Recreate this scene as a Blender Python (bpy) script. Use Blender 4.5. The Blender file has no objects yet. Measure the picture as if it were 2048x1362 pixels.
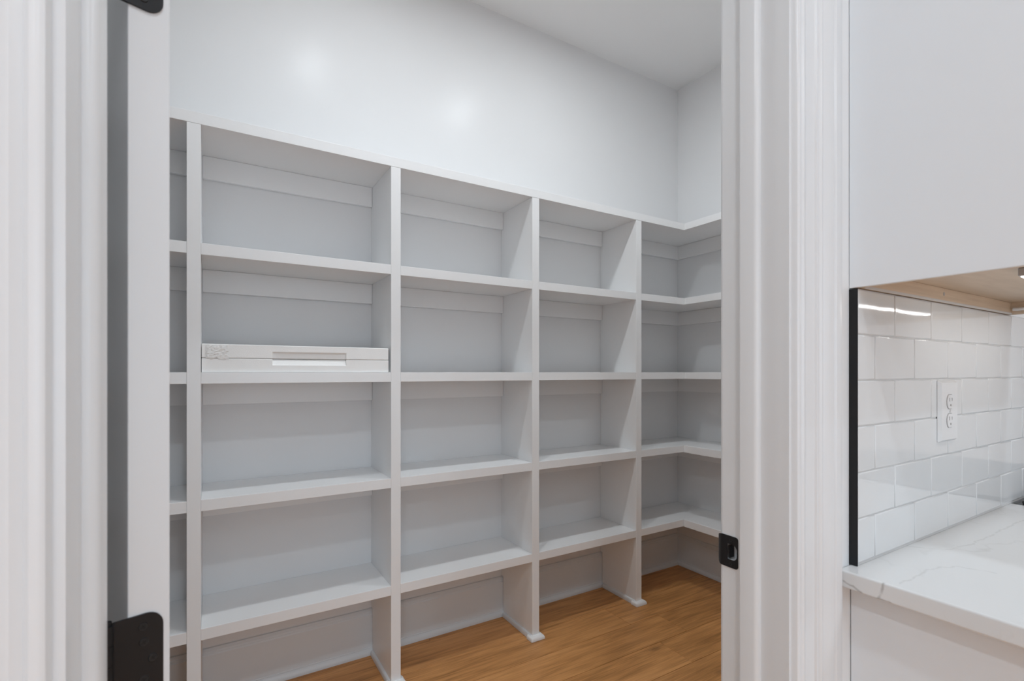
import bpy, bmesh, math, random
from mathutils import Vector, Matrix

random.seed(7)
SC = bpy.context.scene
COL = SC.collection

# ------------------------------------------------------------------ camera, world, exposure
FPX, YAW, CYPX, CAMH = 988.18, math.radians(31.067), 744.45, 1.2518
cam_d = bpy.data.cameras.new('camera')
cam = bpy.data.objects.new('camera', cam_d)
COL.objects.link(cam)
cam_d.sensor_width = 36.0
cam_d.lens = FPX / 2048.0 * 36.0
cam_d.shift_y = (CYPX - 681.0) / 2048.0
cam_d.clip_start = 0.02
cam_d.dof.use_dof = True
cam_d.dof.focus_distance = 1.9
cam_d.dof.aperture_fstop = 9.0
cam.location = (0, 0, CAMH)
cam.rotation_euler = (math.pi / 2, 0, -YAW)
SC.camera = cam

world = bpy.data.worlds.new('world')
SC.world = world
world.use_nodes = True
bg = world.node_tree.nodes['Background']
bg.inputs[0].default_value = (0.72, 0.86, 1.0, 1)
bg.inputs[1].default_value = 2.2

SC.view_settings.view_transform = 'Standard'
SC.view_settings.look = 'None'
SC.view_settings.exposure = 0.16
SC.view_settings.gamma = 1.0
SC.view_settings.use_curve_mapping = False
SC.cycles.max_bounces = 6
SC.cycles.diffuse_bounces = 5
SC.cycles.glossy_bounces = 3
SC.cycles.sample_clamp_indirect = 4.0
SC.cycles.adaptive_threshold = 0.04

PANTRY_W, KITCHEN_W = 7.3, 10.0        # watts of each pantry light and each added kitchen light
PANTRY_LIGHTS = [(0.494, 1.285), (1.4715, 1.285)]
ADDED_KITCHEN_LIGHTS = [(-1.15, -0.30), (0.1, -0.45), (2.0, -1.0), (-1.15, -2.4), (0.5, -2.4), (2.2, -2.4)]  # invented ceiling lights, unseen, that brighten the kitchen side

# ------------------------------------------------------------------ measured layout (metres)
H_CEIL = 3.103
YK, YP = 0.4352, 0.5527            # kitchen and pantry faces of the door wall
Y_BACK, X_RIGHT, X_LEFT = 2.22, 2.607, -0.75
B_J, A_J = 0.7643, -0.0848         # right and left jamb faces
ST1, ST2, STW = 0.4810, 0.5118, 0.0105   # door stop
DOOR_H = 2.45
Y_F = 1.93                         # front of the back shelving
X_SF = 2.322                       # front of the right shelving
POSTS = [-0.0579, 0.6215, 1.2930, 1.9620]
PT = 0.0394
SH_Z = [2.1095, 1.6794, 1.2514, 0.8292, 0.4017]
SH_T = 0.038
X_C = 0.948                        # left side of the wall and base cabinets
Y_T = 0.4219                       # face of the tiles
Z_CT = 0.9165
Z_UC = 1.398
KX0, KX1, KY0 = -2.6, 4.2, -4.2    # kitchen extents

# ------------------------------------------------------------------ materials
def new_mat(name):
    m = bpy.data.materials.new(name)
    m.use_nodes = True
    nt = m.node_tree
    return m, nt, nt.nodes['Principled BSDF']

def paint(name, col, rough=0.35, bump=0.0, scale=300.0, spec=0.5, var=0.015):
    m, nt, b = new_mat(name)
    b.inputs['Roughness'].default_value = rough
    b.inputs['Specular IOR Level'].default_value = spec
    tc = nt.nodes.new('ShaderNodeTexCoord')
    n = nt.nodes.new('ShaderNodeTexNoise')
    n.inputs['Scale'].default_value = 3.0
    n.inputs['Detail'].default_value = 3.0
    nt.links.new(tc.outputs['Object'], n.inputs['Vector'])
    r = nt.nodes.new('ShaderNodeMix')
    r.data_type = 'RGBA'
    r.inputs[6].default_value = tuple(c * (1 - var) for c in col) + (1,)
    r.inputs[7].default_value = tuple(min(1, c * (1 + var)) for c in col) + (1,)
    nt.links.new(n.outputs['Fac'], r.inputs[0])
    nt.links.new(r.outputs[2], b.inputs['Base Color'])
    if bump:
        n2 = nt.nodes.new('ShaderNodeTexNoise')
        n2.inputs['Scale'].default_value = scale
        n2.inputs['Detail'].default_value = 2.0
        nt.links.new(tc.outputs['Object'], n2.inputs['Vector'])
        bp = nt.nodes.new('ShaderNodeBump')
        bp.inputs['Strength'].default_value = bump
        bp.inputs['Distance'].default_value = 0.001
        nt.links.new(n2.outputs['Fac'], bp.inputs['Height'])
        nt.links.new(bp.outputs['Normal'], b.inputs['Normal'])
    return m

M = {}
M['wall'] = paint('wall_paint', (0.825, 0.825, 0.83), 0.27, 0.02, 120, spec=0.08)
M['kitchen_wall'] = paint('kitchen_wall_paint', (0.85, 0.85, 0.85), 0.45, 0.05, 120)
M['ceiling'] = paint('ceiling_paint', (0.90, 0.90, 0.90), 0.6, 0.08, 150)
M['trim'] = paint('trim_paint', (0.735, 0.745, 0.755), 0.28, 0.03, 60)
M['shelf'] = paint('shelf_paint', (0.905, 0.907, 0.91), 0.34, 0.06, 90)
M['base'] = paint('baseboard_paint', (0.76, 0.785, 0.805), 0.34, 0.03, 90)
M['cabinet'] = paint('cabinet_lacquer', (0.80, 0.825, 0.85), 0.30, 0.0)
M['black'] = paint('black_metal', (0.011, 0.011, 0.012), 0.45, 0.10, 500, spec=0.3, var=0.1)
M['blackhole'] = paint('dark_slot', (0.01, 0.01, 0.01), 0.6)
M['plastic'] = paint('white_plastic', (0.74, 0.74, 0.74), 0.25)
M['slot'] = paint('outlet_slot_plastic', (0.22, 0.21, 0.20), 0.5)
M['grey_metal'] = paint('satin_aluminium', (0.42, 0.42, 0.43), 0.4)
M['grout'] = paint('grout', (0.60, 0.59, 0.58), 0.85, 0.3, 600)
M['foam'] = paint('white_foam', (0.94, 0.935, 0.92), 0.55, 0.35, 420, var=0.02)
M['veneer'] = paint('maple_veneer', (0.66, 0.52, 0.37), 0.45)
M['cooktop'] = paint('black_glass', (0.012, 0.012, 0.013), 0.12)
M['floor_bed'] = paint('dark_floor_core', (0.10, 0.055, 0.028), 0.8)
M['steel'] = paint('stainless_steel', (0.45, 0.45, 0.45), 0.3)
M['steel'].node_tree.nodes['Principled BSDF'].inputs['Metallic'].default_value = 1.0

def veneer_mat():
    m, nt, b = new_mat('maple_veneer_grain')
    b.inputs['Roughness'].default_value = 0.42
    tc = nt.nodes.new('ShaderNodeTexCoord')
    mp = nt.nodes.new('ShaderNodeMapping')
    mp.inputs['Scale'].default_value = (2.0, 14.0, 60.0)
    n = nt.nodes.new('ShaderNodeTexNoise')
    n.inputs['Scale'].default_value = 3.0
    n.inputs['Detail'].default_value = 5.0
    cr = nt.nodes.new('ShaderNodeValToRGB')
    cr.color_ramp.elements[0].position = 0.3
    cr.color_ramp.elements[0].color = (0.60, 0.47, 0.345, 1)
    cr.color_ramp.elements[1].position = 0.7
    cr.color_ramp.elements[1].color = (0.70, 0.565, 0.43, 1)
    nt.links.new(tc.outputs['Object'], mp.inputs['Vector'])
    nt.links.new(mp.outputs[0], n.inputs['Vector'])
    nt.links.new(n.outputs['Fac'], cr.inputs[0])
    nt.links.new(cr.outputs[0], b.inputs['Base Color'])
    return m
M['veneer'] = veneer_mat()

def tile_mat():
    m, nt, b = new_mat('glazed_white_tile')
    b.inputs['Roughness'].default_value = 0.06
    b.inputs['Base Color'].default_value = (0.70, 0.705, 0.705, 1)
    tc = nt.nodes.new('ShaderNodeTexCoord')
    oi = nt.nodes.new('ShaderNodeObjectInfo')
    add = nt.nodes.new('ShaderNodeVectorMath')
    add.operation = 'ADD'
    mul = nt.nodes.new('ShaderNodeMath'); mul.operation = 'MULTIPLY'; mul.inputs[1].default_value = 50
    nt.links.new(oi.outputs['Random'], mul.inputs[0])
    nt.links.new(tc.outputs['Object'], add.inputs[0])
    nt.links.new(mul.outputs[0], add.inputs[1])
    n = nt.nodes.new('ShaderNodeTexNoise')
    n.inputs['Scale'].default_value = 11.0
    n.inputs['Detail'].default_value = 1.0
    nt.links.new(add.outputs[0], n.inputs['Vector'])
    bp = nt.nodes.new('ShaderNodeBump')
    bp.inputs['Strength'].default_value = 0.12
    bp.inputs['Distance'].default_value = 0.004
    nt.links.new(n.outputs['Fac'], bp.inputs['Height'])
    nt.links.new(bp.outputs['Normal'], b.inputs['Normal'])
    return m
M['tile'] = tile_mat()

# streaks of grey in the stone: start, end, half width, strength
VEINS = [
    ((0.9115, 0.4257, 0.8981), (0.9115, 0.4165, 0.8939), 0.0022, 0.75),
    ((0.9115, 0.4165, 0.8939), (0.9115, 0.4075, 0.8906), 0.0022, 0.75),
    ((0.9115, 0.4075, 0.8906), (0.9115, 0.4001, 0.886), 0.0022, 0.75),
    ((0.9115, 0.3661, 0.9158), (0.9115, 0.3702, 0.9015), 0.0022, 0.75),
    ((0.9115, 0.3702, 0.9015), (0.9115, 0.3758, 0.8898), 0.0022, 0.75),
    ((0.9115, 0.3758, 0.8898), (0.9115, 0.3675, 0.8883), 0.0022, 0.75),
    ((0.9115, 0.3675, 0.8883), (0.9115, 0.358, 0.8881), 0.0022, 0.75),
    ((0.9321, 0.3539, 0.9165), (0.9925, 0.3512, 0.9165), 0.0020, 0.28),
    ((0.9925, 0.3512, 0.9165), (1.0536, 0.3532, 0.9165), 0.0020, 0.28),
    ((1.0536, 0.3532, 0.9165), (1.0987, 0.3337, 0.9165), 0.0020, 0.28),
    ((1.0987, 0.3337, 0.9165), (1.1167, 0.2905, 0.9165), 0.0020, 0.28),
    ((1.1423, 0.4216, 0.9165), (1.1709, 0.3887, 0.9165), 0.0020, 0.28),
    ((1.1709, 0.3887, 0.9165), (1.1919, 0.373, 0.9165), 0.0020, 0.28),
    ((1.1919, 0.373, 0.9165), (1.266, 0.3633, 0.9165), 0.0020, 0.28),
    ((1.266, 0.3633, 0.9165), (1.5736, 0.3608, 0.9165), 0.0020, 0.28),
]
def quartz_mat():
    m, nt, b = new_mat('white_quartz')
    b.inputs['Roughness'].default_value = 0.14
    tc = nt.nodes.new('ShaderNodeTexCoord')
    def vein(scale, seed, width, dist):
        mp = nt.nodes.new('ShaderNodeMapping')
        mp.inputs['Location'].default_value = (seed, seed * 0.7, seed * 1.3)
        mp.inputs['Rotation'].default_value = (0, 0, 0.6)
        mp.inputs['Scale'].default_value = (1.0, 2.2, 1.6)
        nt.links.new(tc.outputs['Object'], mp.inputs['Vector'])
        n = nt.nodes.new('ShaderNodeTexNoise')
        n.inputs['Scale'].default_value = scale
        n.inputs['Detail'].default_value = 4.0
        n.inputs['Distortion'].default_value = dist
        nt.links.new(mp.outputs[0], n.inputs['Vector'])
        s = nt.nodes.new('ShaderNodeMath'); s.operation = 'SUBTRACT'; s.inputs[1].default_value = 0.5
        nt.links.new(n.outputs['Fac'], s.inputs[0])
        a = nt.nodes.new('ShaderNodeMath'); a.operation = 'ABSOLUTE'
        nt.links.new(s.outputs[0], a.inputs[0])
        r = nt.nodes.new('ShaderNodeMapRange')
        r.inputs[1].default_value = 0.0
        r.inputs[2].default_value = width
        r.inputs[3].default_value = 1.0
        r.inputs[4].default_value = 0.0
        nt.links.new(a.outputs[0], r.inputs[0])
        k = nt.nodes.new('ShaderNodeTexNoise')
        k.inputs['Scale'].default_value = 5.0
        nt.links.new(mp.outputs[0], k.inputs['Vector'])
        kr = nt.nodes.new('ShaderNodeMapRange')
        kr.inputs[1].default_value = 0.47
        kr.inputs[2].default_value = 0.62
        nt.links.new(k.outputs['Fac'], kr.inputs[0])
        p = nt.nodes.new('ShaderNodeMath'); p.operation = 'MULTIPLY'
        nt.links.new(r.outputs[0], p.inputs[0]); nt.links.new(kr.outputs[0], p.inputs[1])
        return p
    v1, v2 = vein(2.2, 3.1, 0.012, 0.8), vein(3.4, 9.4, 0.006, 0.5)
    mx = nt.nodes.new('ShaderNodeMath'); mx.operation = 'MAXIMUM'
    nt.links.new(v1.outputs[0], mx.inputs[0]); nt.links.new(v2.outputs[0], mx.inputs[1])
    wk = nt.nodes.new('ShaderNodeMath'); wk.operation = 'MULTIPLY'; wk.inputs[1].default_value = 0.22
    nt.links.new(mx.outputs[0], wk.inputs[0]); mx = wk
    wn = nt.nodes.new('ShaderNodeTexNoise'); wn.inputs['Scale'].default_value = 45.0; wn.inputs['Detail'].default_value = 3.0
    nt.links.new(tc.outputs['Object'], wn.inputs['Vector'])
    wo = nt.nodes.new('ShaderNodeVectorMath'); wo.operation = 'MULTIPLY_ADD'
    wo.inputs[1].default_value = (.014, .014, .014); wo.inputs[2].default_value = (-.007, -.007, -.007)
    nt.links.new(wn.outputs['Color'], wo.inputs[0])
    pos = nt.nodes.new('ShaderNodeVectorMath'); pos.operation = 'ADD'
    nt.links.new(tc.outputs['Object'], pos.inputs[0]); nt.links.new(wo.outputs[0], pos.inputs[1])
    def math_node(op, a, b=None):
        n = nt.nodes.new('ShaderNodeMath'); n.operation = op
        for i, v in enumerate((a, b)):
            if v is None: continue
            if isinstance(v, (int, float)): n.inputs[i].default_value = v
            else: nt.links.new(v, n.inputs[i])
        return n.outputs[0]
    for a, b2, hw, k in VEINS:
        a, b2 = Vector(a), Vector(b2); d = b2 - a; L = d.length; d.normalize()
        sub = nt.nodes.new('ShaderNodeVectorMath'); sub.operation = 'SUBTRACT'; sub.inputs[1].default_value = a
        nt.links.new(pos.outputs[0], sub.inputs[0])
        dt = nt.nodes.new('ShaderNodeVectorMath'); dt.operation = 'DOT_PRODUCT'; dt.inputs[1].default_value = d
        nt.links.new(sub.outputs[0], dt.inputs[0])
        t = math_node('MINIMUM', math_node('MAXIMUM', dt.outputs['Value'], 0.0), L)
        sc = nt.nodes.new('ShaderNodeVectorMath'); sc.operation = 'SCALE'; sc.inputs[0].default_value = d
        nt.links.new(t, sc.inputs['Scale'])
        df = nt.nodes.new('ShaderNodeVectorMath'); df.operation = 'DISTANCE'
        nt.links.new(sub.outputs[0], df.inputs[0]); nt.links.new(sc.outputs[0], df.inputs[1])
        r = nt.nodes.new('ShaderNodeMapRange')
        r.inputs[1].default_value = hw * .3; r.inputs[2].default_value = hw * 1.6; r.inputs[3].default_value = k; r.inputs[4].default_value = 0.0
        nt.links.new(df.outputs['Value'], r.inputs[0])
        m2 = nt.nodes.new('ShaderNodeMath'); m2.operation = 'MAXIMUM'
        nt.links.new(mx.outputs[0], m2.inputs[0]); nt.links.new(r.outputs[0], m2.inputs[1]); mx = m2
    mm = nt.nodes.new('ShaderNodeMix'); mm.data_type = 'RGBA'
    mm.inputs[6].default_value = (0.73, 0.735, 0.735, 1)
    mm.inputs[7].default_value = (0.40, 0.39, 0.38, 1)
    nt.links.new(mx.outputs[0], mm.inputs[0])
    nt.links.new(mm.outputs[2], b.inputs['Base Color'])
    return m
M['quartz'] = quartz_mat()

def wood_mat():
    m, nt, b = new_mat('oak_plank')
    b.inputs['Roughness'].default_value = 0.42
    b.inputs['Specular IOR Level'].default_value = 0.35
    tc = nt.nodes.new('ShaderNodeTexCoord')
    geo = nt.nodes.new('ShaderNodeNewGeometry')
    oi = nt.nodes.new('ShaderNodeObjectInfo')
    mul = nt.nodes.new('ShaderNodeMath'); mul.operation = 'MULTIPLY'; mul.inputs[1].default_value = 37.0
    nt.links.new(oi.outputs['Random'], mul.inputs[0])
    add = nt.nodes.new('ShaderNodeVectorMath'); add.operation = 'ADD'
    nt.links.new(geo.outputs['Position'], add.inputs[0]); nt.links.new(mul.outputs[0], add.inputs[1])
    def noise(sc, scale, det, dist=0.0):
        mp = nt.nodes.new('ShaderNodeMapping')
        mp.inputs['Scale'].default_value = sc
        nt.links.new(add.outputs[0], mp.inputs['Vector'])
        n = nt.nodes.new('ShaderNodeTexNoise')
        n.inputs['Scale'].default_value = scale
        n.inputs['Detail'].default_value = det
        n.inputs['Distortion'].default_value = dist
        nt.links.new(mp.outputs[0], n.inputs['Vector'])
        return n
    g = noise((1.3, 16, 1), 3.0, 6, 0.6)       # long cathedral grain
    fn = noise((2.2, 70, 1), 3.0, 4, 0.3)          # fine pores
    lg = noise((0.9, 3.0, 1), 2.0, 2)          # broad tone
    cr = nt.nodes.new('ShaderNodeValToRGB')
    e = cr.color_ramp.elements
    e[0].position = 0.36; e[0].color = (0.36, 0.165, 0.053, 1)
    e[1].position = 0.62; e[1].color = (0.77, 0.385, 0.147, 1)
    x = e.new(0.5); x.color = (0.625, 0.297, 0.104, 1)
    a1 = nt.nodes.new('ShaderNodeMath'); a1.operation = 'MULTIPLY_ADD'; a1.inputs[1].default_value = 0.36
    a2 = nt.nodes.new('ShaderNodeMath'); a2.operation = 'MULTIPLY_ADD'; a2.inputs[1].default_value = 0.29
    a3 = nt.nodes.new('ShaderNodeMath'); a3.operation = 'MULTIPLY'; a3.inputs[1].default_value = 0.35
    nt.links.new(lg.outputs['Fac'], a3.inputs[0])
    nt.links.new(fn.outputs['Fac'], a2.inputs[0]); nt.links.new(a3.outputs[0], a2.inputs[2])
    nt.links.new(g.outputs['Fac'], a1.inputs[0]); nt.links.new(a2.outputs[0], a1.inputs[2])
    nt.links.new(a1.outputs[0], cr.inputs[0])
    # knots
    mpk = nt.nodes.new('ShaderNodeMapping'); mpk.inputs['Scale'].default_value = (1.5, 4.0, 0.0)
    nt.links.new(add.outputs[0], mpk.inputs['Vector'])
    vo = nt.nodes.new('ShaderNodeTexVoronoi'); vo.inputs['Scale'].default_value = 1.1
    nt.links.new(mpk.outputs[0], vo.inputs['Vector'])
    kr = nt.nodes.new('ShaderNodeMapRange')
    kr.inputs[1].default_value = 0.015; kr.inputs[2].default_value = 0.075
    kr.inputs[3].default_value = 0.75; kr.inputs[4].default_value = 0.0
    nt.links.new(vo.outputs['Distance'], kr.inputs[0])
    kn = nt.nodes.new('ShaderNodeMix'); kn.data_type = 'RGBA'
    kn.inputs[7].default_value = (0.13, 0.065, 0.028, 1)
    nt.links.new(kr.outputs[0], kn.inputs[0]); nt.links.new(cr.outputs[0], kn.inputs[6])
    hs = nt.nodes.new('ShaderNodeHueSaturation')
    vr = nt.nodes.new('ShaderNodeMapRange')
    vr.inputs[3].default_value = 0.92; vr.inputs[4].default_value = 1.08
    nt.links.new(oi.outputs['Random'], vr.inputs[0]); nt.links.new(vr.outputs[0], hs.inputs['Value'])
    nt.links.new(kn.outputs[2], hs.inputs['Color'])
    nt.links.new(hs.outputs[0], b.inputs['Base Color'])
    bp = nt.nodes.new('ShaderNodeBump'); bp.inputs['Strength'].default_value = 0.15; bp.inputs['Distance'].default_value = 0.001
    nt.links.new(fn.outputs['Fac'], bp.inputs['Height']); nt.links.new(bp.outputs['Normal'], b.inputs['Normal'])
    return m
M['wood'] = wood_mat()

def emit_mat(name, col, strength):
    m, nt, b = new_mat(name)
    b.inputs['Emission Color'].default_value = col + (1,)
    b.inputs['Emission Strength'].default_value = strength
    return m
M['bar_lens'] = emit_mat('lit_bar_lens', (1.0, 0.99, 0.97), 5.0)
M['lens'] = emit_mat('lit_lens', (1.0, 0.97, 0.93), 12.0)

def tape_mat():
    m, nt, b = new_mat('clear_tape')
    b.inputs['Roughness'].default_value = 0.12
    b.inputs['Base Color'].default_value = (0.86, 0.85, 0.83, 1)
    tc = nt.nodes.new('ShaderNodeTexCoord')
    n = nt.nodes.new('ShaderNodeTexVoronoi'); n.inputs['Scale'].default_value = 90
    nt.links.new(tc.outputs['Object'], n.inputs['Vector'])
    bp = nt.nodes.new('ShaderNodeBump'); bp.inputs['Strength'].default_value = 0.35; bp.inputs['Distance'].default_value = 0.002
    nt.links.new(n.outputs['Distance'], bp.inputs['Height']); nt.links.new(bp.outputs['Normal'], b.inputs['Normal'])
    return m
M['tape'] = tape_mat()

# ------------------------------------------------------------------ helpers
def tag(o, label=None, cat=None, group=None, kind=None):
    if label: o['label'] = label
    if cat: o['category'] = cat
    if group: o['group'] = group
    if kind: o['kind'] = kind
    return o

def link_mesh(name, me, mat, parent=None, smooth=None):
    if mat: me.materials.append(mat)
    if smooth:
        for p in me.polygons: p.use_smooth = True
        me.set_sharp_from_angle(angle=math.radians(smooth))
    o = bpy.data.objects.new(name, me)
    COL.objects.link(o)
    if parent: o.parent = parent
    return o

def finish(name, bm, mat, parent=None, local=False, smooth=None):
    """one mesh object out of a bmesh in world coordinates (or in the parent's own when local)"""
    bmesh.ops.recalc_face_normals(bm, faces=bm.faces)
    if parent and not local:
        base = parent.location.copy()
        if parent.parent: base += parent.parent.location
        bmesh.ops.translate(bm, verts=bm.verts, vec=-base)
        # give each mesh an origin of its own
    me = bpy.data.meshes.new(name)
    bm.to_mesh(me); bm.free()
    return link_mesh(name, me, mat, parent, smooth)

def empty(name, loc, rz=0.0, label=None, cat=None, group=None, kind=None):
    o = bpy.data.objects.new(name, None)
    o.empty_display_size = 0.05
    o.location = loc
    o.rotation_euler = (0, 0, rz)
    COL.objects.link(o)
    return tag(o, label, cat, group, kind)

def add_box(bm, x0, x1, y0, y1, z0, z1, bevel=0.0, seg=1):
    r = bmesh.ops.create_cube(bm, size=1.0)
    vs = r['verts']
    bmesh.ops.scale(bm, vec=(x1 - x0, y1 - y0, z1 - z0), verts=vs)
    bmesh.ops.translate(bm, vec=((x0 + x1) / 2, (y0 + y1) / 2, (z0 + z1) / 2), verts=vs)
    if bevel > 0:
        es = list({e for v in vs for e in v.link_edges})
        bmesh.ops.bevel(bm, geom=es, offset=bevel, segments=seg, affect='EDGES', profile=0.5)

def box(name, mat, parent, x0, x1, y0, y1, z0, z1, bevel=0.0, seg=1, local=False, smooth=None):
    bm = bmesh.new()
    add_box(bm, x0, x1, y0, y1, z0, z1, bevel, seg)
    return finish(name, bm, mat, parent, local, smooth)

def add_extrude(bm, pts, f0, f1):
    """prism: the closed outline pts mapped to space by f0 at one end and f1 at the other"""
    a = [bm.verts.new(f0(*p)) for p in pts]
    b = [bm.verts.new(f1(*p)) for p in pts]
    n = len(pts)
    for i in range(n):
        bm.faces.new((a[i], a[(i + 1) % n], b[(i + 1) % n], b[i]))
    bm.faces.new(a); bm.faces.new(list(reversed(b)))

def extrude(name, mat, parent, pts, f0, f1, local=False, smooth=None):
    bm = bmesh.new()
    add_extrude(bm, pts, f0, f1)
    return finish(name, bm, mat, parent, local, smooth)

def add_cyl(bm, p0, p1, r, seg=16, r1=None):
    p0, p1 = Vector(p0), Vector(p1)
    d = p1 - p0
    q = d.to_track_quat('Z', 'Y').to_matrix().to_4x4()
    bmesh.ops.create_cone(bm, cap_ends=True, segments=seg, radius1=r, radius2=r if r1 is None else r1,
                          depth=d.length, matrix=Matrix.Translation((p0 + p1) / 2) @ q)

def tube(name, mat, parent, pts, r, seg=8):
    bm = bmesh.new()
    rings = []
    pts = [Vector(p) for p in pts]
    for i, p in enumerate(pts):
        d = (pts[min(i + 1, len(pts) - 1)] - pts[max(i - 1, 0)]).normalized()
        u = d.orthogonal().normalized() if i == 0 else (u - d * u.dot(d)).normalized()
        w = d.cross(u)
        rings.append([bm.verts.new(p + (u * math.cos(t) + w * math.sin(t)) * r) for t in [2 * math.pi * k / seg for k in range(seg)]])
    for a, b in zip(rings, rings[1:]):
        for k in range(seg):
            bm.faces.new((a[k], a[(k + 1) % seg], b[(k + 1) % seg], b[k]))
    bm.faces.new(rings[0]); bm.faces.new(list(reversed(rings[-1])))
    return finish(name, bm, mat, parent, smooth=50)

def rounded(x0, x1, z0, z1, r, corners=(1, 1, 1, 1), n=7):
    """outline of a plate, corners: (x0z0, x1z0, x1z1, x0z1)"""
    out = []
    for (cx, cz, a0, on, px, pz) in ((x0 + r, z0 + r, math.pi, corners[0], x0, z0), (x1 - r, z0 + r, 1.5 * math.pi, corners[1], x1, z0),
                                     (x1 - r, z1 - r, 0, corners[2], x1, z1), (x0 + r, z1 - r, 0.5 * math.pi, corners[3], x0, z1)):
        if on:
            for k in range(n):
                t = a0 + 0.5 * math.pi * k / (n - 1)
                out.append((cx + r * math.cos(t), cz + r * math.sin(t)))
        else:
            out.append((px, pz))
    return out

# ------------------------------------------------------------------ room shell
def struct(o, label, cat): return tag(o, label, cat, kind='structure')

struct(box('wall_back', M['wall'], None, X_LEFT - .1, X_RIGHT + .1, Y_BACK, Y_BACK + .1, 0, H_CEIL),
       'white satin pantry wall behind the long built-in shelves', 'wall')
struct(box('wall_right', M['wall'], None, X_RIGHT, X_RIGHT + .1, YP, Y_BACK, 0, H_CEIL),
       'white pantry end wall at the far right corner', 'wall')
struct(box('wall_left', M['wall'], None, X_LEFT - .1, X_LEFT, YP, Y_BACK, 0, H_CEIL),
       'white pantry end wall hidden behind the open door', 'wall')
bm = bmesh.new()
gap = 0.03
add_box(bm, KX0, A_J - gap, YK, YP, 0, H_CEIL)
add_box(bm, B_J + gap, KX1, YK, YP, 0, H_CEIL)
add_box(bm, A_J - gap, B_J + gap, YK, YP, DOOR_H + gap, H_CEIL)
struct(finish('wall_front', bm, M['kitchen_wall']), 'white wall with the doorway between kitchen and pantry', 'wall')
struct(box('wall_kitchen_left', M['kitchen_wall'], None, KX0 - .1, KX0, KY0, YK, 0, H_CEIL), 'white side wall of the kitchen behind the viewer', 'wall')
struct(box('wall_kitchen_right', M['kitchen_wall'], None, KX1, KX1 + .1, KY0, YK, 0, H_CEIL), 'white far wall of the kitchen beyond the range', 'wall')
WX0, WX1, WZ0, WZ1 = -2.2, 2.6, 0.35, 2.55
bm = bmesh.new()
add_box(bm, KX0, WX0, KY0 - .12, KY0, 0, H_CEIL)
add_box(bm, WX1, KX1, KY0 - .12, KY0, 0, H_CEIL)
add_box(bm, WX0, WX1, KY0 - .12, KY0, 0, WZ0)
add_box(bm, WX0, WX1, KY0 - .12, KY0, WZ1, H_CEIL)
struct(finish('wall_kitchen_back', bm, M['kitchen_wall']), 'white kitchen wall with an added wide window facing the pantry', 'wall')
struct(box('ceiling', M['ceiling'], None, KX0 - .1, KX1 + .1, KY0 - .12, Y_BACK + .1, H_CEIL, H_CEIL + .1),
       'flat white ceiling over pantry and kitchen', 'ceiling')
# window invented behind the camera, out of view, to let daylight in
win = empty('added_window_1', ((WX0 + WX1) / 2, KY0 - .06, WZ0), label='added unseen wide white framed kitchen window opposite the pantry door', cat='window', kind='structure')
bm = bmesh.new()
for a in ((WX0, WX0 + .06), ((WX0 + WX1) / 2 - .03, (WX0 + WX1) / 2 + .03), (WX1 - .06, WX1)):
    add_box(bm, a[0], a[1], KY0 - .10, KY0 - .03, WZ0, WZ1)
add_box(bm, WX0 + .06, WX1 - .06, KY0 - .10, KY0 - .03, WZ0, WZ0 + .06)
add_box(bm, WX0 + .06, WX1 - .06, KY0 - .10, KY0 - .03, WZ1 - .06, WZ1)
finish('added_window_frame', bm, M['trim'], win)
gm, gnt, gb = new_mat('added_window_glass')
tr = gnt.nodes.new('ShaderNodeBsdfTransparent'); gl = gnt.nodes.new('ShaderNodeBsdfGlossy'); gl.inputs['Roughness'].default_value = 0.0
mixs = gnt.nodes.new('ShaderNodeMixShader'); mixs.inputs[0].default_value = 0.06
gnt.links.new(tr.outputs[0], mixs.inputs[1]); gnt.links.new(gl.outputs[0], mixs.inputs[2])
gnt.links.new(mixs.outputs[0], gnt.nodes['Material Output'].inputs['Surface'])
xm = (WX0 + WX1) / 2
for a, b_ in ((WX0 + .06, xm - .03), (xm + .03, WX1 - .06)):
    box('pane', gm, win, a, b_, KY0 - .068, KY0 - .062, WZ0 + .06, WZ1 - .06)
pl = bpy.data.lights.new('added_window_portal', 'AREA')
pl.shape = 'RECTANGLE'; pl.size = WX1 - WX0; pl.size_y = WZ1 - WZ0
pl.cycles.is_portal = True
po = bpy.data.objects.new('added_window_portal', pl); COL.objects.link(po)
po.location = (xm, KY0 - .13, (WZ0 + WZ1) / 2)
po.rotation_euler = (math.radians(90), 0, 0)

# floor: a bed with planks laid on it, seams along X
PW, PY0 = 0.1860, 1.4250
FL = struct(box('floor', M['floor_bed'], None, KX0, KX1, KY0, Y_BACK, -0.05, -0.004), 'warm oak plank floor running along the shelves', 'floor')
joints = {0: [1.770], 1: [1.960], 2: [1.769], 3: [0.62, 1.98], -1: [0.95, 2.25], -2: [0.35, 1.62], -3: [1.2]}
k = -31
while PY0 + k * PW < Y_BACK:
    y0, y1 = PY0 + k * PW, min(PY0 + (k + 1) * PW, Y_BACK)
    lo, hi = (X_LEFT, X_RIGHT) if y0 > 0.4 else (KX0, KX1)
    if k in joints:
        js = list(joints[k])
        while js[0] - 1.25 > lo + .1: js.insert(0, js[0] - 1.25)
    else:
        js = []; x = lo + random.uniform(.2, 1.1)
        while x < hi - .1: js.append(x); x += 1.25
    xs = [lo] + [j for j in js if lo < j < hi] + [hi]
    for a, b_ in zip(xs, xs[1:]):
        bm = bmesh.new()
        add_box(bm, -(b_ - a) / 2 + .0007, (b_ - a) / 2 - .0007, -(y1 - y0) / 2 + .0010, (y1 - y0) / 2 - .0010, -.004, 0, .0008)
        o = finish('plank', bm, M['wood'], FL, local=True)
        o.location = ((a + b_) / 2, (y0 + y1) / 2, 0)
    k += 1

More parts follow.
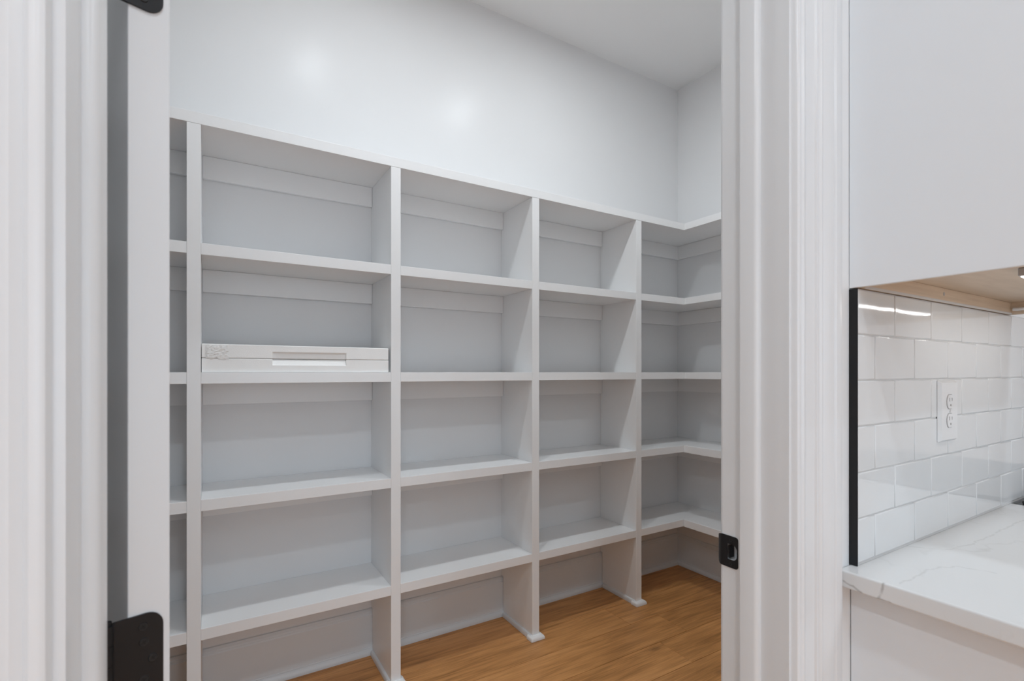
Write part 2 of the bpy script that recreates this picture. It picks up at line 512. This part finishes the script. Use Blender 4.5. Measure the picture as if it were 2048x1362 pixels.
# ------------------------------------------------------------------ baseboards
BB = [(0, 0), (.017, 0), (.017, .03), (.015, .032), (.015, .172), (.012, .177), (.012, .181), (.009, .186), (.009, .190), (.006, .196), (0, .198)]
SHOE = [(.0172, 0), (.028, 0), (.028, .008), (.026, .016), (.022, .022), (.0172, .026)]
def baseboard(name, label, f0, f1):
    e = empty(name, f0(0, 0), label=label, cat='baseboard', kind='structure')
    extrude('board', M['base'], e, BB, f0, f1, smooth=25)
    extrude('shoe_moulding', M['base'], e, SHOE, f0, f1, smooth=25)
    return e
baseboard('baseboard_back', 'tall white moulded baseboard under the back shelves', lambda d, z: (X_LEFT + .001, Y_BACK - d - .0005, z + .0005), lambda d, z: (X_RIGHT - d - .0005, Y_BACK - d - .0005, z + .0005))
baseboard('baseboard_right', 'tall white moulded baseboard along the pantry end wall', lambda d, z: (X_RIGHT - d - .0005, Y_BACK - d - .0008, z + .0005), lambda d, z: (X_RIGHT - d - .0005, YP + .03, z + .0005))

# ------------------------------------------------------------------ door frame, trim_1
fr = empty('trim_1', ((A_J + B_J) / 2, (YK + YP) / 2, 0), label='white moulded casing and jamb around the pantry doorway', cat='door frame', kind='structure')
JT = 0.019
# right jamb with a mortise for the latch
MH = (0.5245, 0.5440, 0.9270, 0.9560)       # y0 y1 z0 z1 of the mortise
bm = bmesh.new()
add_box(bm, B_J, B_J + JT, YK, YP, 0.001, MH[2])
add_box(bm, B_J, B_J + JT, YK, YP, MH[3], DOOR_H)
add_box(bm, B_J, B_J + JT, YK, MH[0], MH[2], MH[3])
add_box(bm, B_J, B_J + JT, MH[1], YP, MH[2], MH[3])
add_box(bm, B_J + JT - .003, B_J + JT, MH[0], MH[1], MH[2], MH[3])
finish('jamb', bm, M['trim'], fr)
box('jamb', M['trim'], fr, A_J - JT, A_J, YK, YP, 0.001, DOOR_H)
box('head_jamb', M['trim'], fr, A_J - JT, B_J + JT, YK, YP, DOOR_H, DOOR_H + JT)
# stops with an eased kitchen edge
w = STW
SP = [(0, 0), (0, .0308), (w, .0308), (w, .007), (w - .0015, .0035), (w - .004, .0010), (w - .007, 0)]
extrude('door_stop', M['trim'], fr, SP, lambda d, y: (B_J - d, ST1 + y, .001), lambda d, y: (B_J - d, ST1 + y, DOOR_H), smooth=40)
extrude('door_stop', M['trim'], fr, SP, lambda d, y: (A_J + d, ST1 + y, .001), lambda d, y: (A_J + d, ST1 + y, DOOR_H), smooth=40)
box('door_stop', M['trim'], fr, A_J + w, B_J - w, ST1, ST2, DOOR_H - w, DOOR_H)
# casing profile: u away from the opening, h out of the wall
REV = 0.0065
CAS = [(0, 0), (.0004, .0055), (.0018, .0085), (.0042, .0100), (.0070, .0104), (.0096, .0098), (.0112, .0078), (.0128, .0066), (.0150, .0078), (.0185, .0100),
       (.0215, .0096), (.0245, .0074), (.0480, .0082), (.0500, .0088), (.0515, .0118), (.0545, .0124), (.0565, .0106), (.0580, .0132), (.0610, .0150),
       (.0640, .0144), (.0655, .0116), (.0690, .0128), (.0760, .0166), (.0840, .0188), (.0885, .0192), (.0915, .0176), (.0930, .0150), (.0950, .0156),
       (.0985, .0188), (.1060, .0196), (.1120, .0197), (.1150, .0190), (.1160, .0175), (.1160, 0)]
def casing(side):
    ys, sg = (YK, -1) if side == 'kitchen' else (YP, 1)
    zc = DOOR_H + REV
    x1, x0 = B_J + REV, A_J - REV
    extrude('casing', M['trim'], fr, CAS, lambda u, h: (x1 + u, ys + sg * h, .001), lambda u, h: (x1 + u, ys + sg * h, zc + u), smooth=32)
    extrude('casing', M['trim'], fr, CAS, lambda u, h: (x0 - u, ys + sg * h, .001), lambda u, h: (x0 - u, ys + sg * h, zc + u), smooth=32)
    extrude('head_casing', M['trim'], fr, CAS, lambda u, h: (x0 - u, ys + sg * h, zc + u), lambda u, h: (x1 + u, ys + sg * h, zc + u), smooth=32)
casing('kitchen'); casing('pantry')

# screw with a cross slot, axis along +n
def screw(parent, loc, n, r=0.0039, local=True):
    n = Vector(n).normalized()
    q = n.to_track_quat('Z', 'Y').to_matrix().to_4x4()
    bm = bmesh.new()
    bmesh.ops.create_cone(bm, cap_ends=True, segments=20, radius1=r, radius2=r * .86, depth=.0008)
    for ax in (0, 1):
        rr = bmesh.ops.create_cube(bm, size=1.0)
        bmesh.ops.scale(bm, vec=(r * 1.15, r * .3, .0008) if ax == 0 else (r * .3, r * 1.15, .0008), verts=rr['verts'])
        bmesh.ops.translate(bm, vec=(0, 0, .0002), verts=rr['verts'])
    bmesh.ops.transform(bm, matrix=Matrix.Translation(loc) @ q @ Matrix.Rotation(.5, 4, 'Z'), verts=bm.verts)
    o = finish('screw', bm, M['black'], parent, local=True)
    o.data.materials.append(M['blackhole'])
    for p in o.data.polygons:
        if p.index >= 22: p.material_index = 1
    return o

# strike plate on the right jamb: a plate in the y-z plane with a D-shaped hole and a curved lip
def strike():
    bm = bmesh.new()
    Y0, Y1, Z0, Z1 = 0.5217, 0.5527, 0.9145, 0.9690
    r = .005
    outer = rounded(Y0, Y1, Z0, Z1, r, (1, 0, 0, 1), 6)
    hy0, hy1, hz0, hz1 = MH[0] - .0006, MH[1] - .002, MH[2] + .0012, MH[3] - .0012
    hole = rounded(hy0, hy1, hz0, hz1, .0085, (1, 0, 0, 1), 8)
    x = B_J - .0014
    vo = [bm.verts.new((x, y, z)) for y, z in outer]
    vh = [bm.verts.new((x, y, z)) for y, z in hole]
    es = [bm.edges.new((l[i], l[(i + 1) % len(l)])) for l in (vo, vh) for i in range(len(l))]
    bmesh.ops.triangle_fill(bm, edges=es, use_beauty=True)
    fs = list(bm.faces)
    ex = bmesh.ops.extrude_face_region(bm, geom=fs)
    bmesh.ops.translate(bm, vec=(.0012, 0, 0), verts=[v for v in ex['geom'] if isinstance(v, bmesh.types.BMVert)])
    # curved lip over the pantry edge of the jamb
    prof = []
    for kk in range(7):
        t = kk / 6
        prof.append((B_J - .0014 + .009 * t * t, Y1 - .0004 + .0135 * t))
    inner = [(px + .0010, py - .0008) for px, py in prof]
    rows = []
    for kk in range(7):
        inset = .006 * (kk / 6) ** 2
        (ax, ay), (bx_, by_) = prof[kk], inner[kk]
        rows.append([bm.verts.new(v) for v in ((ax, ay, Z0 + inset), (ax, ay, Z1 - inset), (bx_, by_, Z1 - inset), (bx_, by_, Z0 + inset))])
    for a, b_ in zip(rows, rows[1:]):
        for kk in range(4):
            bm.faces.new((a[kk], a[(kk + 1) % 4], b_[(kk + 1) % 4], b_[kk]))
    bm.faces.new(rows[0]); bm.faces.new(list(reversed(rows[-1])))
    o = finish('strike_plate', bm, M['black'], fr)
    o['label'] = 'black strike plate with a latch hole'
    loc = lambda p: Vector(p) - fr.location
    for z in (.9615, .9205):
        screw(o, loc((B_J - .0016, .5350, z)), (-1, 0, 0), .003)
    bm = bmesh.new()
    add_box(bm, B_J + .0005, B_J + .0125, .5385, .5415, hz0 + .002, hz1 - .004)
    bmesh.ops.translate(bm, verts=bm.verts, vec=-fr.location)
    finish('latch_tongue', bm, M['black'], o, local=True)
    return o
sp = strike()

# ------------------------------------------------------------------ the open door
PHI = math.radians(18)
DT, DW = 0.0335, 0.835
P1 = (-0.0691, 0.5776)
door = empty('door_1', (P1[0], P1[1], 0.0), PHI, label='white paneled door standing open into the pantry at left', cat='door', kind='structure')
DZ0, DZ1 = 0.012, DOOR_H - .004
st_w = .115
box('stile', M['trim'], door, 0, DT, 0, st_w, DZ0, DZ1, .0012, 2, True)
box('stile', M['trim'], door, 0, DT, DW - st_w, DW, DZ0, DZ1, .0012, 2, True)
for z0, z1 in ((DZ0, DZ0 + .22), (1.03, 1.18), (DZ1 - .115, DZ1)):
    box('rail', M['trim'], door, .0001, DT - .0001, st_w, DW - st_w, z0, z1, 0, 1, True)
for z0, z1 in ((DZ0 + .22, 1.03), (1.18, DZ1 - .115)):
    box('panel', M['trim'], door, .009, DT - .009, st_w, DW - st_w, z0, z1, 0, 1, True)
HL = .0905
for zc in (.318, .978, 1.640, 2.270):
    z0, z1 = zc - HL / 2, zc + HL / 2
    pts = rounded(-.0112, .0276, z0, z1, .0135, (0, 1, 1, 0), 8)
    h = extrude('hinge', M['black'], door, pts, lambda x, z: (x, -.0020, z), lambda x, z: (x, .0004, z), True)
    h['label'] = 'black butt hinge with rounded corners'
    bm = bmesh.new()
    seg = HL / 5
    for kk in range(5):
        add_cyl(bm, (-.0165, -.0035, z0 + kk * seg + .0003), (-.0165, -.0035, z0 + (kk + 1) * seg - .0003), .0060, 16)
    add_cyl(bm, (-.0165, -.0035, z0 - .003), (-.0165, -.0035, z1 + .003), .0045, 12)
    finish('barrel', bm, M['black'], h, True, 40)
    for sx, sz in ((.0115, z1 - .0115), (.0190, zc + .0015), (.0115, z0 + .0105), (.0120, zc + .0190), (.0120, zc - .0165)):
        screw(h, (sx, -.0023, sz), (0, -1, 0), .0040)
    # leaf let into the jamb
    box('hinge_leaf', M['black'], fr, A_J - .0005, A_J + .0016, .516, .564, z0, z1)

# ------------------------------------------------------------------ shelving along the back wall
su = empty('shelving_unit', ((X_LEFT + X_RIGHT) / 2, (Y_F + Y_BACK) / 2, 0), label='long white built-in pantry shelves with four uprights along the back wall', cat='shelves')
YB = Y_BACK - .0008
QR = [(0, 0), (1, 0), (1, .30), (.92, .62), (.72, .88), (.40, 1.0), (0, 1.0)]
for px in POSTS:
    up = box('upright', M['shelf'], su, px - PT / 2, px + PT / 2, Y_F, YB - .0176, .001, SH_Z[0] - SH_T - .0004, .0010, 2)
    # the part of the upright above the baseboard reaches the wall
    box('back_edge', M['shelf'], up, px - PT / 2 + .0004, px + PT / 2 - .0004, YB - .0180, YB, .200, SH_Z[0] - SH_T - .0004)
    # mouldings round its foot
    for sg in (-1, 1):
        fx = lambda d, z, yy, s=sg, p=px: (p + s * (PT / 2 + .0003 + d * .011), yy, .0008 + z * .023)
        extrude('shoe_moulding', M['base'], up, QR, lambda d, z, f=fx: f(d, z, Y_F + .004), lambda d, z, f=fx: f(d, z, YB - .031 + .0), smooth=40)
    capw, capd = .0175, .022
    bm = bmesh.new()
    hw = PT / 2
    ring = []
    for d, z in QR[1:]:
        ring.append([bm.verts.new(v) for v in ((px - hw - d * capw, Y_F + .022, .0008 + z * .020), (px - hw - d * capw, Y_F - .0003 - d * capd, .0008 + z * .020),
                                               (px + hw + d * capw, Y_F - .0003 - d * capd, .0008 + z * .020), (px + hw + d * capw, Y_F + .022, .0008 + z * .020))])
    for a, b_ in zip(ring, ring[1:]):
        for kk in range(3): bm.faces.new((a[kk], a[kk + 1], b_[kk + 1], b_[kk]))
    bm.faces.new([r_[0] for r_ in ring] + [bm.verts.new((px - hw, Y_F + .022, .0008))])
    bm.faces.new([r_[3] for r_ in ring] + [bm.verts.new((px + hw, Y_F + .022, .0008))])
    bm.faces.new([bm.verts.new(v.co) for v in ring[-1]])
    finish('foot_cap', bm, M['shelf'], up, smooth=40)
box('top_shelf', M['shelf'], su, X_LEFT + .001, X_RIGHT - .001, Y_F - .0006, YB, SH_Z[0] - SH_T, SH_Z[0], .0010, 2)
edges = [X_LEFT + .001] + [v for p in POSTS for v in (p - PT / 2, p + PT / 2)] + [X_RIGHT - .001]
spans = [(edges[i], edges[i + 1]) for i in range(0, len(edges), 2)]
for zi, z in enumerate(SH_Z):
    for a, b_ in spans:
        if zi > 0:
            box('shelf', M['shelf'], su, a + .0002, b_ - .0002, Y_F + .0004, YB, z - SH_T, z, .0010, 2)
        if zi < 4:
            box('cleat', M['shelf'], su, a + .0003, b_ - .0003, YB - .018, YB - .0002, z - SH_T - .086, z - SH_T - .0003, .0012, 1)

# ------------------------------------------------------------------ shelving along the right wall
sr = empty('shelving_unit', ((X_SF + X_RIGHT) / 2, (Y_F + YP) / 2, 0), label='white built-in return shelves on the end wall in the far right corner', cat='shelves')
XB = X_RIGHT - .0008
RY0 = YP + .045
for zi, z in enumerate(SH_Z):
    low = zi >= 3
    dx, dz = (-.004, .0025) if low else (0, 0)
    box('top_shelf' if zi == 0 else 'shelf', M['shelf'], sr, X_SF + dx, XB, RY0, Y_F - .0012, z - SH_T - dz, z + (.0025 if low else 0), .0030 if low else .0010, 3 if low else 2)
    if zi < 4:
        box('cleat', M['shelf'], sr, XB - .018, XB - .0002, RY0, YB - .0186, z - SH_T - .086, z - SH_T - .0405 if False else z - SH_T - .0008, .0012, 1)
for py in (1.262, RY0 + PT / 2):
    for zi in range(5):
        zt = SH_Z[zi + 1] + (.003 if zi + 1 >= 3 else 0) if zi < 4 else .001
        zb = SH_Z[zi] - SH_T - (.003 if zi >= 3 else 0) - .0003
        box('upright', M['shelf'], sr, X_SF, XB - (.03 if zi == 4 else .019), py - PT / 2, py + PT / 2, zt + .0003, zb, .001, 2)

# ------------------------------------------------------------------ foam box on the third shelf
fz = SH_Z[2] + .0004
fb = empty('foam_box', (.278, 2.05, fz), label='flat white foam box lying alone on the middle shelf', cat='box')
fx0, fx1, fy0, fy1, fzm, fzt = -.0365, .5945, 1.9385, 2.165, fz + .0475, fz + .0955
hx0, hx1 = .1768, .4300
def foam(name, z0, z1, zs, deep0, deep1):
    """one half of the box; the grip notch runs from the seam to zs, deep0 at zs and deep1 at the seam"""
    bm = bmesh.new()
    top = zs > (z0 + z1) / 2 if name == 'top_half' else False
    seam, far = (z0, z1) if name == 'top_half' else (z1, z0)
    def loop(z, d):
        return [bm.verts.new(p) for p in ((fx0, fy0, z), (hx0, fy0, z), (hx0, fy0 + d, z), (hx1, fy0 + d, z), (hx1, fy0, z), (fx1, fy0, z), (fx1, fy1, z), (fx0, fy1, z))]
    L0 = loop(seam, deep1)
    L1 = loop(zs, deep0)
    c = [bm.verts.new(p) for p in ((fx0, fy0, far), (hx0, fy0, far), (hx1, fy0, far), (fx1, fy0, far), (fx1, fy1, far), (fx0, fy1, far))]
    for a in range(8): bm.faces.new((L0[a], L0[(a + 1) % 8], L1[(a + 1) % 8], L1[a]))
    m = [L1[0], L1[1], L1[4], L1[5], L1[6], L1[7]]
    for a in range(6): bm.faces.new((m[a], m[(a + 1) % 6], c[(a + 1) % 6], c[a]))
    bm.faces.new((L1[1], L1[2], L1[3], L1[4]))
    bm.faces.new(L0); bm.faces.new(c)
    o = finish(name, bm, M['foam'], fb)
    bv = o.modifiers.new('bevel', 'BEVEL'); bv.width = .0030; bv.segments = 3; bv.limit_method = 'ANGLE'
    return o
foam('bottom_half', fz, fzm - .0006, fz + .0255, .0030, .0150)
foam('top_half', fzm + .0006, fzt, fz + .0705, .0085, .0085)
# clear tape across the seam at the left end of the front
bm = bmesh.new()
nx, nz = 14, 12
random.seed(3)
gv = [[bm.verts.new((fx0 + .012 + i * .066 / nx + random.uniform(-.001, .001) * (0 < j < nz), fy0 - .0008 - (random.uniform(0, .0016) if 0 < i < nx and 0 < j < nz else 0),
                     fz + .046 + j * .044 / nz + (random.uniform(-.004, .004) if j in (0, nz) or i == nx else 0))) for j in range(nz + 1)] for i in range(nx + 1)]
for i in range(nx):
    for j in range(nz):
        bm.faces.new((gv[i][j], gv[i + 1][j], gv[i + 1][j + 1], gv[i][j + 1]))
tp = finish('tape', bm, M['tape'], fb)
sm = tp.modifiers.new('solidify', 'SOLIDIFY'); sm.thickness = .0006; sm.offset = 0
tp['label'] = 'crinkled clear tape'

# ------------------------------------------------------------------ kitchen: counter, cabinets, tiles
CX1 = 1.7463
CYF = -0.20
ct = box('countertop', M['quartz'], None, .9115, CX1, CYF - .02, YK - .0006, .8875, Z_CT, .0030, 3)
tag(ct, 'white quartz countertop with faint grey veins beside the doorway', 'countertop')
bc = empty('base_cabinet', ((X_C + CX1) / 2, (YK + CYF) / 2, 0), label='plain white base cabinet under the quartz countertop', cat='cabinet')
BX0 = .9525
box('side_panel', M['cabinet'], bc, BX0, BX0 + .018, CYF + .022, YK - .0012, .001, .8868, .0008)
box('body', M['cabinet'], bc, BX0 + .0185, CX1 - .004, CYF + .08, YK - .0012, .10, .8866)
box('toe_kick', M['cabinet'], bc, BX0 + .0185, CX1 - .004, CYF + .079, CYF + .095, .001, .0995)
mid = (BX0 + CX1) / 2
for a, b_ in ((BX0 + .002, mid - .0015), (mid + .0015, CX1 - .006)):
    box('door', M['cabinet'], bc, a, b_, CYF, CYF + .0215, .105, .715, .0012, 2)
    dr = box('drawer', M['cabinet'], bc, a, b_, CYF, CYF + .0215, .719, .880, .0012, 2)
box('face_frame', M['cabinet'], bc, BX0 + .0185, CX1 - .004, CYF + .022, CYF + .0795, .105, .884)

uc = empty('wall_cabinet', ((X_C + CX1) / 2, (YK + .10) / 2, Z_UC), label='tall white wall cabinet with bare maple underside above the tiles', cat='cabinet')
UY0, UZ1 = .105, 2.46
RT = Y_T - .0012 - .0    # back rail front plane just ahead of the tiles
box('side_panel', M['cabinet'], uc, X_C, X_C + .0060, UY0, YK - .0008, Z_UC, UZ1, .0006)
box('side_core', M['veneer'], uc, X_C + .0062, X_C + .0180, UY0, YK - .0008, Z_UC + .0006, UZ1)
box('side_panel', M['veneer'], uc, CX1 - .018, CX1, UY0, YK - .0008, Z_UC, UZ1)
box('bottom_panel', M['veneer'], uc, X_C + .0182, CX1 - .0182, UY0, YK - .0008, 1.4278, 1.4460)
box('back_rail', M['veneer'], uc, X_C + .0182, CX1 - .0182, Y_T - .0030, YK - .0008, Z_UC - .0005, 1.4276, .0006)
box('caulk_line', M['grout'], uc, X_C + .019, CX1 - .019, Y_T - .0042, Y_T - .0030, Z_UC - .0012, Z_UC + .0038)
box('back_panel', M['veneer'], uc, X_C + .0182, CX1 - .0182, YK - .010, YK - .0010, 1.4462, UZ1 - .018)
box('top_panel', M['cabinet'], uc, X_C + .0182, CX1 - .0182, UY0, YK - .0008, UZ1 - .018, UZ1)
box('front_rail', M['cabinet'], uc, X_C + .0182, CX1 - .0182, UY0, UY0 + .018, Z_UC, 1.4276)
for a, b_ in ((X_C + .0005, (X_C + CX1) / 2 - .0015), ((X_C + CX1) / 2 + .0015, CX1 - .0005)):
    box('door', M['cabinet'], uc, a, b_, UY0 - .0215, UY0 - .0005, Z_UC + .001, UZ1 - .001, .0012, 2)
bm = bmesh.new(); add_cyl(bm, (1.3070, Y_T - .0034, 1.4155), (1.3070, Y_T - .0029, 1.4155), .0042, 16)
so = finish('screw', bm, M['grey_metal'], uc)
bm = bmesh.new(); add_cyl(bm, (1.30, .215, 1.4274), (1.30, .215, 1.4279), .003, 12)
finish('screw', bm, M['grey_metal'], uc)
# light bar and its cable under the cabinet
lb = empty('light_bar', (1.3, .26, 1.4277), label='slim lit light bar with grey ends fixed under the wall cabinet', cat='light bar')
box('housing', M['grey_metal'], lb, 1.161, 1.70, .240, .2735, 1.4135, 1.4276, .001)
box('diffuser', M['bar_lens'], lb, 1.163, 1.698, .2585, .2705, 1.4112, 1.4136, .0008)
bl = bpy.data.lights.new('bar_lamp', 'AREA'); bl.shape = 'RECTANGLE'; bl.size = .53; bl.size_y = .011; bl.energy = .30; bl.color = (1.0, .985, .96)
blo = bpy.data.objects.new('bar_lamp', bl); COL.objects.link(blo); blo.parent = lb; blo.location = Vector((1.4305, .2645, 1.4105)) - lb.location
cb = tube('power_cable', M['plastic'], None, [(1.700, .255, 1.4200), (1.716, .275, 1.4190), (1.7205, .31, 1.4150), (1.7205, .35, 1.4165), (1.7205, .385, 1.4105), (1.717, .405, 1.4090), (1.7165, .4135, 1.4100)], .0042, 10)
tag(cb, 'thin white cable clipped under the wall cabinet', 'cable')

# tiles
TP_X, TP_Z, G = .1625, .0799, .0022
bs = empty('tile_backsplash', (1.4, YK, Z_CT), label='glossy white subway tile backsplash with black edge strip', cat='backsplash')
ZB0, ZT0 = Z_CT + .0045, Z_UC - .0018
XT1 = 2.95
box('grout_bed', M['grout'], bs, X_C + .0018, XT1, Y_T + .0016, YK - .0004, Z_CT + .0006, ZT0)
et = box('edge_strip', M['black'], bs, X_C, X_C + .0016, Y_T - .0006, YK - .0003, Z_CT + .0010, ZT0, .0003)
et['label'] = 'black metal edge strip'
rows_z = [ZB0] + [1.3176 - .0799 * k_ for k_ in (4, 3, 2, 1, 0)] + [ZT0]
tile_cache = {}
random.seed(11)
def tile(x0, x1, z0, z1):
    wv, hv = round(x1 - x0, 4), round(z1 - z0, 4)
    me = tile_cache.get((wv, hv))
    if me is None:
        bm = bmesh.new()
        add_box(bm, -wv / 2, wv / 2, 0, YK - Y_T - .001, -hv / 2, hv / 2)
        es = [e for e in bm.edges if all(abs(v.co.y) < 1e-6 for v in e.verts)]
        bmesh.ops.bevel(bm, geom=es, offset=.0022, segments=3, affect='EDGES', profile=.6)
        bmesh.ops.recalc_face_normals(bm, faces=bm.faces)
        me = bpy.data.meshes.new('tile'); bm.to_mesh(me); bm.free()
        me.materials.append(M['tile'])
        for p in me.polygons: p.use_smooth = 0.05 < abs(p.normal.y) < 0.995
        tile_cache[(wv, hv)] = me
    o = bpy.data.objects.new('tile', me); COL.objects.link(o); o.parent = bs
    o.location = Vector(((x0 + x1) / 2, Y_T + random.uniform(-.0002, .0002), (z0 + z1) / 2)) - bs.location
    o.rotation_euler = (random.uniform(-.004, .004), 0, random.uniform(-.002, .002))
for r_ in range(6):
    z0, z1 = rows_z[r_] + G / 2, rows_z[r_ + 1] - G / 2
    x = 1.0131 if r_ % 2 == 0 else 1.0905
    xs = [X_C + .0020]
    while x < XT1: xs.append(x); x += TP_X
    xs.append(XT1)
    for a, b_ in zip(xs, xs[1:]):
        if b_ - a > .012: tile(a + G / 2, b_ - G / 2, z0, z1)

# outlet on the tiles
OX0, OX1, OZ0, OZ1, OY = 1.2800, 1.3720, 1.1060, 1.2345, Y_T - .0006
ou = empty('electrical_outlet', ((OX0 + OX1) / 2, OY, (OZ0 + OZ1) / 2), label='white duplex electrical outlet on the subway tiles', cat='outlet')
bm = bmesh.new()
add_extrude(bm, rounded(OX0, OX1, OZ0, OZ1, .002, n=3), lambda x, z: (x, OY, z), lambda x, z: ((x - (OX0 + OX1) / 2) * .88 + (OX0 + OX1) / 2, OY - .0062, (z - (OZ0 + OZ1) / 2) * .93 + (OZ0 + OZ1) / 2))
finish('cover_plate', bm, M['plastic'], ou)
ocx, ocz = (OX0 + OX1) / 2, (OZ0 + OZ1) / 2
for dz in (.0197, -.0197):
    cz = ocz + dz
    outl = []
    for kk in range(28):
        t = 2 * math.pi * kk / 28
        outl.append((ocx + .0172 * math.cos(t), cz + max(-.0143, min(.0143, .0172 * math.sin(t)))))
    extrude('receptacle_gap', M['slot'], ou, [(ocx + (x - ocx) * 1.05, cz + (z - cz) * 1.06) for x, z in outl], lambda x, z: (x, OY - .0058, z), lambda x, z: (x, OY - .0064, z))
    rc = extrude('receptacle', M['plastic'], ou, outl, lambda x, z: (x, OY - .0058, z), lambda x, z: (x, OY - .0078, z))
    for sx, hh in ((-.0063, .0040), (.0063, .0032)):
        bm = bmesh.new(); add_box(bm, ocx + sx - .0011, ocx + sx + .0011, OY - .0080, OY - .0076, cz + .0045 - hh, cz + .0045 + hh)
        finish('slot', bm, M['slot'], rc)
    bm = bmesh.new(); add_cyl(bm, (ocx, OY - .0076, cz - .0075), (ocx, OY - .0080, cz - .0075), .0024, 12)
    finish('slot', bm, M['slot'], rc)
bm = bmesh.new(); add_cyl(bm, (ocx, OY - .0060, ocz), (ocx, OY - .0070, ocz), .0030, 14)
finish('screw', bm, M['plastic'], ou)
bm = bmesh.new(); add_box(bm, ocx - .0006, ocx + .0006, OY - .0072, OY - .0069, ocz - .0026, ocz + .0026)
finish('screw_slot', bm, M['slot'], ou)

# range beside the counter
rg = empty('kitchen_range', (2.132, .08, 0), label='black topped kitchen range at the right end of the countertop', cat='range')
RX0, RX1, RY = CX1 + .004, CX1 + .768, -.235
box('body', M['steel'], rg, RX0, RX1, RY + .05, .405, .09, .905, .003)
box('cooktop', M['cooktop'], rg, RX0, RX1, RY + .03, .405, .9055, .9185, .003, 2)
box('back_rail', M['cooktop'], rg, RX0, RX1, .350, .405, .9187, .9260, .002, 2)
box('oven_door', M['steel'], rg, RX0 + .01, RX1 - .01, RY + .02, RY + .0495, .25, .78, .003)
box('oven_window', M['cooktop'], rg, RX0 + .14, RX1 - .14, RY + .0185, RY + .0198, .38, .66)
box('drawer', M['steel'], rg, RX0 + .01, RX1 - .01, RY + .02, RY + .0495, .10, .24, .003)
box('control_panel', M['steel'], rg, RX0, RX1, RY + .01, RY + .0495, .79, .9045, .003)
for kk in range(5):
    bm = bmesh.new(); xk = RX0 + .10 + kk * .141
    add_cyl(bm, (xk, RY + .0098, .848), (xk, RY - .022, .848), .021, 20, .018)
    finish('knob', bm, M['steel'], rg, smooth=40)
bm = bmesh.new(); add_cyl(bm, (RX0 + .06, RY - .022, .745), (RX1 - .06, RY - .022, .745), .010, 12)
for xk in (RX0 + .09, RX1 - .09): add_cyl(bm, (xk, RY - .022, .745), (xk, RY + .0198, .745), .007, 10)
finish('handle', bm, M['steel'], rg, smooth=40)
for xk in (RX0 + .06, RX1 - .06):
    for yk in (RY + .10, .34):
        bm = bmesh.new(); add_cyl(bm, (xk, yk, .001), (xk, yk, .0895), .016, 12)
        finish('foot', bm, M['black'], rg, smooth=40)

# ------------------------------------------------------------------ recessed lights: the pantry's, and added ones for the kitchen
def recessed(x, y, watts, label, group, spread, tint):
    e = empty('recessed_light', (x, y, H_CEIL), label=label, cat='ceiling light', group=group)
    bm = bmesh.new()
    prof = [(.062, -.003), (.066, -.0085), (.078, -.0075), (.088, -.0025), (.0885, -.0004), (.062, -.0004)]
    n = 32
    rings = [[bm.verts.new((r_ * math.cos(2 * math.pi * i / n), r_ * math.sin(2 * math.pi * i / n), z)) for r_, z in prof] for i in range(n)]
    for i in range(n):
        a, b_ = rings[i], rings[(i + 1) % n]
        for j in range(len(prof)):
            bm.faces.new((a[j], a[(j + 1) % len(prof)], b_[(j + 1) % len(prof)], b_[j]))
    finish('trim_ring', bm, M['plastic'], e, True, 40)
    bm = bmesh.new(); add_cyl(bm, (0, 0, -.0028), (0, 0, -.0006), .0615, 32)
    finish('lens', bm, M['lens'], e, True)
    l = bpy.data.lights.new('recessed_lamp', 'AREA')
    l.shape = 'DISK'; l.size = .12; l.energy = watts; l.color = tint; l.spread = math.radians(spread)
    lo = bpy.data.objects.new('recessed_lamp', l); COL.objects.link(lo)
    lo.parent = e; lo.location = (0, 0, -.010)
for i, (x, y) in enumerate(PANTRY_LIGHTS):
    recessed(x, y, PANTRY_W, ('round recessed light in the pantry ceiling nearer the open door', 'round recessed light in the pantry ceiling nearer the far corner')[i], 'pantry ceiling lights', 178, (0.89, 0.955, 1.0))
for i, (x, y) in enumerate(ADDED_KITCHEN_LIGHTS):
    recessed(x, y, KITCHEN_W, 'added unseen recessed kitchen light ' + ('left of the pantry doorway', 'straight before the pantry doorway', 'before the kitchen range', 'at the left end of the window', 'midway along the window', 'at the right end of the window')[i], 'added kitchen lights', 165, (0.78, 0.90, 1.0))
